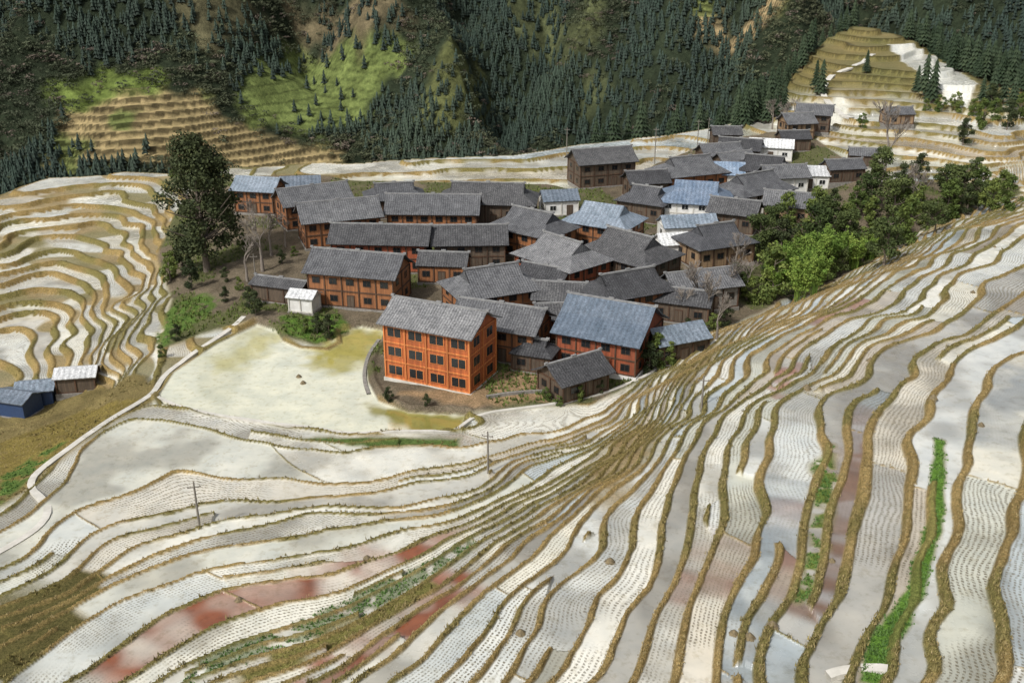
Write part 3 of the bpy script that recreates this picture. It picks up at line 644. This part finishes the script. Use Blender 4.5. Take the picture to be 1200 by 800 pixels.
# ------------------------------------------------------------------ houses
def window_mesh(w,h,fm):
    mb=MB(); mb.box((0,0,0),(w,.10,h),0)
    for s0 in (-1,1): mb.box((s0*w*.235,-.03,0),(w*.42,.08,h-.2),1)
    return mb.mesh("window",[fm,m_glass])
WM={k:window_mesh(w_,h_,fm) for k,fm,w_,h_ in (('o',m_oframe,2.3,1.45),('x',m_frame,1.35,1.1),('w',m_white,1.35,1.1))}
dm=MB(); dm.box((0,0,1.05),(1.3,.12,2.1),0); dm.box((-.3,-.04,1.0),(.5,.08,1.8),1); dm.box((.3,-.04,1.0),(.5,.08,1.8),1); DM=dm.mesh("door",[m_frame,WOOD['d']])
def roof_mesh(L,D,kind,rh,ovx,ovy):
    mb=MB(); hx,hy=L/2+ovx,D/2+ovy; dz=-rh*ovy/(D/2)*.6
    if kind=='gable':
        for s0 in (-1,1):
            pr=[(0,rh),(s0*D*.24,rh*.46),(s0*hy,dz)]
            for i in range(2):
                (y0,z0),(y1,z1)=pr[i],pr[i+1]
                q=[(-hx,y0,z0),(hx,y0,z0),(hx,y1,z1),(-hx,y1,z1)]
                mb.poly(q if s0<0 else q[::-1])
    else:
        ix,iy=L/2-D*.22,D*.24; z1=rh*.46
        e=[(-hx,-hy,dz),(hx,-hy,dz),(hx,hy,dz),(-hx,hy,dz)]; m_=[(-ix,-iy,z1),(ix,-iy,z1),(ix,iy,z1),(-ix,iy,z1)]
        for i in range(4): mb.poly([e[i],e[(i+1)%4],m_[(i+1)%4],m_[i]])
        r0,r1=(-ix,0,rh),(ix,0,rh)
        mb.poly([m_[0],m_[1],r1,r0]); mb.poly([m_[2],m_[3],r0,r1]); mb.poly([m_[3],m_[0],r0]); mb.poly([m_[1],m_[2],r1])
    return mb
nh=0
def house(px,py,L,D,Hh,yaw,kind='gable',rc='t',wc='b',fl=2,label="",cat="house",name="timber_house",wins=True,rh=None,plinth=None,group="timber houses of the village",xy=None,frame=True,dens=1.):
    global nh; nh+=1
    if nh>1 and D>6: L*=.94; D*=.90
    rh=rh or D*.32; ov=.75 if D>5 else .4
    x,y=xy if xy else march(px,py,Hh+rh*.45,zb)
    zg=max(float(zb(np.array([x]),np.array([y]))[0]),.7 if name!='shed' else -20)
    e=add(name,None,loc=(x,y,zg),rot=(0,0,math.radians(yaw)),label=label,category=cat); 
    if group: e["group"]=group
    mb=MB(); mb.box((0,0,Hh/2+.1),(L,D,Hh-.2+.0)) 
    if kind=='gable':
        for s0 in (-1,1):
            q=[(s0*L/2*.995,-D/2,Hh),(s0*L/2*.995,D/2,Hh),(s0*L/2*.995,0,Hh+rh*.93)]; mb.poly(q if s0>0 else q[::-1])
            q=[(s0*(L/2*.995-.1),-D/2,Hh),(s0*(L/2*.995-.1),D/2,Hh),(s0*(L/2*.995-.1),0,Hh+rh*.93)]; mb.poly(q[::-1] if s0>0 else q)
    add("wall",mb.mesh("wall",[WOOD[wc]]),parent=e)
    mb=MB(); mb.box((0,0,-1.4),(L+.5,D+.5,3.2)); add("foundation",mb.mesh("foundation",[plinth or m_stone]),parent=e)
    rm=roof_mesh(L,D,kind,rh,ov,ov); ro=add("roof",rm.mesh("roof",[ROOF[rc]]),parent=e,loc=(0,0,Hh+.06))
    md=ro.modifiers.new("thick",'SOLIDIFY'); md.thickness=.16; md.offset=-1
    if rc in 'tlds':
        lx=L+2*ov if kind=='gable' else L-D*.44
        mb=MB(); mb.box((0,0,rh+.10),(lx+.1,.42,.24)); mb.box((-lx/2,0,rh+.25),(.5,.3,.3)); mb.box((lx/2,0,rh+.25),(.5,.3,.3)); mb.box((0,0,rh+.30),(.8,.3,.3))
        add("ridge_cap",mb.mesh("ridge_cap",[m_ridge]),parent=ro)
    fh=Hh/fl; bays=max(2,round(L/3.0*dens)); sb=max(1,round(D/3.6*dens))
    if frame and wc!='n':
        fm=m_oframe if wc=='o' else (m_frame if wc!='w' else m_conc)
        mb=MB()
        for k in range(fl+1):
            zz_=min(max(k*fh,.3),Hh-.18)
            mb.box((0,-D/2-.04,zz_),(L+.2,.14,.2)); 
            for s0 in (-1,1): mb.box((s0*(L/2+.04),0,zz_+.012),(.14,D-.1,.18))
        for i in range(bays+1): mb.box((-L/2+L*i/bays,-D/2-.05,Hh/2+.1),(.2,.2,Hh-.3))
        for s0 in (-1,1):
            for i in range(1,sb+1): mb.box((s0*(L/2+.05),-D/2+D*i/sb,Hh/2+.1),(.2,.2,Hh-.3))
        add("timber_frame",mb.mesh("timber_frame",[fm]),parent=e)
    if wins:
        wm=WM['o' if wc=='o' else ('w' if wc=='w' else 'x')]
        for k in range(fl):
            zc=k*fh+fh*.55
            for i in range(bays):
                if k==0 and i==bays//2 and wc!='o':
                    add("door",DM,parent=e,loc=(-L/2+L*(i+.5)/bays,-D/2-.05,.2),scale=(1,1,min(1,fh/2.5))); continue
                add("window",wm,parent=e,loc=(-L/2+L*(i+.5)/bays,-D/2-.03,zc),scale=(1,1,min(1.,fh/2.3)))
            for s0 in (-1,1):
                for i in range(sb):
                    add("window",wm,parent=e,loc=(s0*(L/2+.03),-D/2+D*(i+.5)/sb,zc),rot=(0,0,s0*math.pi/2),scale=(.85,1,min(1.,fh/2.3)))
    return e
house(515,367,13,7.8,8.3,-25,'gable','l','o',3,"new bright orange three storey timber house beside the pond",plinth=m_conc,rh=2.2)
HS=[
(420,305,15.5,9,5.8,-14,'gable','t','b',2,"orange brown timber house with long grey tiled roof above the garden"),
(447,272,17.5,8,5.4,-4,'gable','d','r',2,"long red timber house with dark tiled roof and white framed windows"),
(508,237,18,9,5,-2,'gable','t','b',2,"long brown timber house with grey tiled roof"),
(396,244,15,9,5.2,20,'gable','t','b',2,"orange brown timber house with dark grey tiled roof"),
(366,226,14,8.5,5,28,'gable','t','b',2,"timber house with weathered grey tiled roof"),
(352,212,8,5,3.4,10,'gable','g','t',1,"small house with blue grey sheet roof"),
(303,214,9,7,5,-12,'gable','g','b',2,"timber house with blue sheet roof behind the tall tree"),
(462,222,12,8,4.2,12,'hip','t','d',1,"weathered timber house with grey tiled roof"),
(572,224,20,10,4.6,-6,'hip','d','d',1,"large dark hipped tile roof house"),
(550,273,13,8,4.6,3,'gable','d','d',2,"dark weathered timber house with black tiled roof"),
(576,324,14,10,4.6,24,'hip','t','b',2,"brown timber house with hipped grey tiled roof"),
(588,366,13,8,5.2,-22,'gable','t','b',2,"brown timber house behind the orange building"),
(624,256,14,10,5,-38,'hip','t','b',2,"timber house with hipped grey tiled roof"),
(659,290,14,10.5,5,-48,'hip','l','r',2,"red timber house with hipped grey tiled roof"),
(708,248,13,10,5,-30,'hip','g','b',2,"timber house with pale blue grey roof"),
(738,284,15,11,5,-44,'hip','d','d',2,"dark timber house with broad hipped roof"),
(735,328,14,8.5,4.6,26,'hip','d','b',2,"brown timber house with dark tiled roof"),
(716,368,12.5,12.5,5.0,-26,'gable','s','r',2,"large red timber house with slate blue sheet roof and white base"),
(656,338,7,5.5,3.4,-8,'gable','d','d',1,"small dark timber house with black tiled roof"),
(668,362,10,5,3.4,6,'gable','d','b',1,"low brown timber house wedged between roofs"),
(628,404,5.5,4.5,2.8,-20,'hip','d','d',1,"small weathered timber outbuilding"),
(672,428,7.5,5.5,3,34,'gable','d','d',1,"dark open fronted timber barn with slumped tiled roof"),
(816,222,14,11,4.6,-14,'hip','b','w',2,"white walled house with pale blue sheet roof"),
(808,192,15,10,4.4,22,'hip','t','b',1,"timber house with grey tiled roof"),
(884,212,15,10,4.6,32,'hip','t','w',2,"white fronted house with grey tiled roof"),
(838,272,12,9,4.2,24,'hip','t','t',1,"house with grey roof at the village edge"),
(806,258,10,5,3,8,'gable','g','w',1,"low house with blue sheet roof"),
(800,278,9,4.5,2.8,10,'gable','w','w',1,"low shed with white sheet roof"),
(896,190,13,9,4.4,-24,'hip','d','d',1,"dark timber house with tiled roof"),
(705,181,14,8.5,5.5,18,'gable','d','d',2,"weathered timber house standing alone on the terraces"),
(655,228,7,5,3.2,10,'gable','g','w',1,"small white house with blue grey roof"),
(758,226,10,8,4.2,-30,'hip','t','d',1,"dark timber house with grey roof"),
(757,206,8,6,4,12,'gable','d','d',1,"small dark timber house"),
(868,168,9,6,4,-20,'gable','d','d',1,"small dark timber house near the ridge"),
(843,174,9,6,4,15,'gable','t','d',1,"small grey roofed timber house near the ridge"),
(851,153,7,5,3.2,0,'gable','d','d',1,"small dark timber hut near the ridge"),
(904,168,10,5,3.2,-14,'gable','w','w',1,"long low building with white sheet roof"),
(955,128,8,6,4.6,-20,'gable','t','d',2,"grey roofed timber house on the knoll slope"),
(934,138,7,6,4.6,12,'gable','t','t',2,"tan timber house on the knoll slope"),
(930,158,7,5,3,5,'gable','d','d',1,"low dark timber shed on the knoll slope"),
(948,200,8,5,3,-6,'gable','w','w',1,"white sheet roofed shed"),
(988,192,8,5,3,10,'gable','t','d',1,"small grey roofed timber shed"),
(925,232,9,7,4,-20,'gable','t','t',1,"tan timber house below the grove"),
(862,240,9,7,4,-24,'gable','d','d',1,"dark timber house below the grove"),
(918,200,9,6,4,10,'gable','t','w',1,"pale walled house below the grove"),
(820,325,11,6,4,18,'gable','l','s',1,"grey stone house at the village edge"),
(800,345,9,5,3.2,-20,'gable','d','d',1,"low dark timber house at the village edge"),
(792,388,8,5,3.2,24,'gable','g','d',1,"small outbuilding with blue grey sheet roof"),
(1052,130,7,4.5,2.8,6,'gable','t','t',1,"small timber hut on the knoll"),
(845,196,9,6,3.6,-8,'gable','b','w',1,"white house with blue roof"),
(860,184,8,6,3.8,24,'gable','t','d',1,"grey roofed timber house"),
(640,318,8,5,3.4,-30,'gable','d','b',1,"narrow brown house between roofs"),
(520,302,8,5,3.2,-6,'gable','d','b',1,"low brown timber house"),
(1012,178,6,4,2.6,-12,'gable','t','d',1,"tiny grey roofed hut beside the terraces"),
]
for i,a in enumerate(HS):
    kw={}
    if 'white base' in a[10]: kw['plinth']=m_white; kw['rh']=3.6
    house(*a[:10],label=a[10],**kw)
for a in [(330,330,9,4,2.8,-20,'gable','d','d',1,"low dark tiled shed beside the garden"),(356,344,4,3,2.6,-15,'gable','w','w',1,"small white shed with pale roof"),
 (18,462,5.5,4,2.6,-16,'gable','g','n',1,"navy metal shed with blue grey roof below the terraces"),(42,450,5,4,2.6,12,'gable','g','n',1,"navy metal shed with blue grey roof beside another shed"),(90,435,5.5,4,2.6,10,'gable','w','d',1,"timber shed with white sheet roof beside the path"),
 (600,395,4,3,2.4,10,'gable','d','d',1,"small dark lean to shed")]:
    house(*a[:10],label=a[10],cat="shed",name="shed",group="sheds",wins=False,rh=.8)
# ------------------------------------------------------------------ paths and walls
def ribbon(name,pts,w,th,mat,label,lift=.12,kind="structure",hgt=None):
    W_=[march(a,b,0,zb) for a,b in pts]; S=[]
    for i in range(len(W_)-1):
        n_=max(2,int(math.dist(W_[i],W_[i+1])/1.0))
        for k in range(n_): S.append((W_[i][0]+(W_[i+1][0]-W_[i][0])*k/n_,W_[i][1]+(W_[i+1][1]-W_[i][1])*k/n_))
    S=np.array(S+[W_[-1]]); ker=np.ones(5)/5
    for _ in range(2):
        Sp=np.pad(S,((2,2),(0,0)),'edge'); S=np.c_[np.convolve(Sp[:,0],ker,'valid'),np.convolve(Sp[:,1],ker,'valid')]
    t=np.gradient(S,axis=0); t/=np.linalg.norm(t,axis=1)[:,None]+1e-9; nrm=np.c_[-t[:,1],t[:,0]]
    zz_=np.max([terrain(S[:,0]+nrm[:,0]*q,S[:,1]+nrm[:,1]*q)[0] for q in (-w/2,0,w/2)],axis=0)
    zz_=np.convolve(np.pad(zz_,(3,3),'edge'),np.ones(7)/7,'valid')+lift
    V=[];F=[]
    for i in range(len(S)):
        for q,dz in ((-1,-th),(-1,0),(1,0),(1,-th)): V.append((S[i,0]+nrm[i,0]*q*w/2,S[i,1]+nrm[i,1]*q*w/2,zz_[i]+dz))
    for i in range(len(S)-1):
        for k in range(3): F.append((i*4+k,i*4+k+1,i*4+5+k,i*4+4+k))
    kw=dict(kind=kind) if kind else dict(category="wall")
    add(name,np_mesh(name,V,F,[mat],False),label=label,**kw)
ribbon("path",[(290,368),(278,380),(250,398),(215,420),(190,442),(180,465),(150,480),(110,506),(70,535),(35,562),(30,572),(58,588),(62,600),(45,618),(0,645),(-40,665)],.8,.6,m_conc,"narrow pale concrete path winding along the terrace edge")
ribbon("path",[(180,466),(250,487),(340,502),(450,508),(538,508),(545,488),(580,482),(640,476),(700,464),(760,440),(800,405)],.5,.5,m_conc,"narrow concrete kerb path along the pond edge")
ribbon("path",[(775,210),(765,240),(790,262),(780,300)],1.6,.4,m_conc,"concrete village lane between houses",.1)
ribbon("path",[(955,800),(1000,770),(1060,790)],.7,.4,m_conc,"short concrete footpath crossing the terraces",.1)
ribbon("path",[(1000,140),(975,125),(962,105),(975,85),(1000,78),(1025,60)],1.6,.5,m_conc,"pale dirt track winding up the grassy knoll",.2)
ribbon("stone_wall",[(433,462),(425,440),(432,412),(446,390)],.5,.9,m_stone,"low rubble stone wall around the pond corner",.2,None)
ribbon("stone_wall",[(560,470),(600,462),(650,462),(700,448)],.4,.9,m_stone,"low rubble stone wall below the yard",.4,None)
# ------------------------------------------------------------------ poles and wires
def pole(px,py,h,label="slender utility pole with crossarm on a terrace bank"):
    x,y=march(px,py,0,zb); z0=tz(x,y); mb=MB(); mb.tube([(0,0,-.5),(0,0,h*.5),(0,0,h)],[.13,.11,.08],8)
    e=add("utility_pole",None,loc=(x,y,z0),rot=(0,0,random.uniform(-.3,.3)),label=label,category="utility pole",group="utility poles")
    add("post",mb.mesh("post",[m_pole],True),parent=e)
    mb=MB(); mb.box((0,-.12,h-.5),(1.3,.08,.09)); 
    for s0 in (-.55,0,.55): mb.box((s0,-.12,h-.39),(.07,.07,.13))
    add("crossarm",mb.mesh("crossarm",[m_pole]),parent=e); return (x,y,z0+h-.35)
tops=[pole(a,b,h) for a,b,h in [(572,552,5.2),(234,618,5.2),(664,182,7.5),(767,190,9),(829,170,7),(817,172,7),(300,330,5),(875,130,6),(822,478,4)]]
for a,b in ((2,3),(3,4),(4,7)):
    p,q=Vector(tops[a]),Vector(tops[b]); mb=MB()
    pts=[tuple(p.lerp(q,t/12)-Vector((0,0,1.2*4*(t/12)*(1-t/12)))) for t in range(13)]
    mb.tube(pts,[.03]*13,4); add("overhead_cable",mb.mesh("overhead_cable",[m_wire]),label="thin black overhead cable sagging between poles",category="cable",group="overhead cables")
# ------------------------------------------------------------------ straw piles
def pile():
    g=np.random.default_rng(5); V=[];F=[]
    for i in range(260):
        a=g.uniform(0,6.28); t=g.uniform(0,1); r0=.42*(1-t)*g.uniform(.5,1.1); h=.5*t
        c=np.array([math.cos(a)*r0,math.sin(a)*r0,h]); d=np.array([math.cos(a),math.sin(a),-.8])*g.uniform(.1,.3); w_=np.array([-math.sin(a),math.cos(a),0])*.035
        o=len(V); V+=[c-w_,c+w_,c+d+w_,c+d-w_]; F.append((o,o+1,o+2,o+3))
    return np_mesh("straw_pile",V,F,[plain("wet_straw",(.10,.08,.05),.9,(.22,.17,.09))],False)
pm=pile()
for px,py in [(975,657),(1150,497),(1141,338),(878,748),(280,700),(505,722),(1060,300),(945,455),(1020,420),(860,740),(430,650),(350,440),(355,447),(1093,470),(905,735),(1166,288),(715,655),(610,740)]:
    x,y=march(px,py,0,zb); add("straw_pile",pm,loc=(x,y,tz(x,y)-.03),rot=(0,0,random.uniform(0,6)),scale=(random.uniform(.6,1.1),)*3,label="small heap of wet straw and mud in a paddy",category="straw heap",group="straw heaps in the paddies")
# ------------------------------------------------------------------ light
w=bpy.data.worlds.new("World"); scene.world=w; w.use_nodes=True; nt=w.node_tree; bg=nt.nodes['Background']
sky=nt.nodes.new('ShaderNodeTexSky'); sky.sky_type='NISHITA'; sky.sun_disc=False; sky.sun_elevation=math.radians(48); sky.sun_rotation=math.radians(222); sky.dust_density=4; sky.air_density=1
hs=nt.nodes.new('ShaderNodeHueSaturation'); hs.inputs['Saturation'].default_value=.3; nt.links.new(sky.outputs[0],hs.inputs['Color']); nt.links.new(hs.outputs[0],bg.inputs['Color']); bg.inputs['Strength'].default_value=.15
sl=bpy.data.lights.new("sun",'SUN'); sl.energy=3.5; sl.angle=math.radians(3); sl.color=(1,.97,.925)
so=bpy.data.objects.new("sun",sl); COL.objects.link(so)
el=math.radians(48); azs=math.radians(222); dv=Vector((math.sin(azs)*math.cos(el),math.cos(azs)*math.cos(el),math.sin(el)))
so.rotation_euler=dv.to_track_quat('Z','Y').to_euler()
print("houses",nh,"verts",sum(len(m.vertices) for m in bpy.data.meshes))
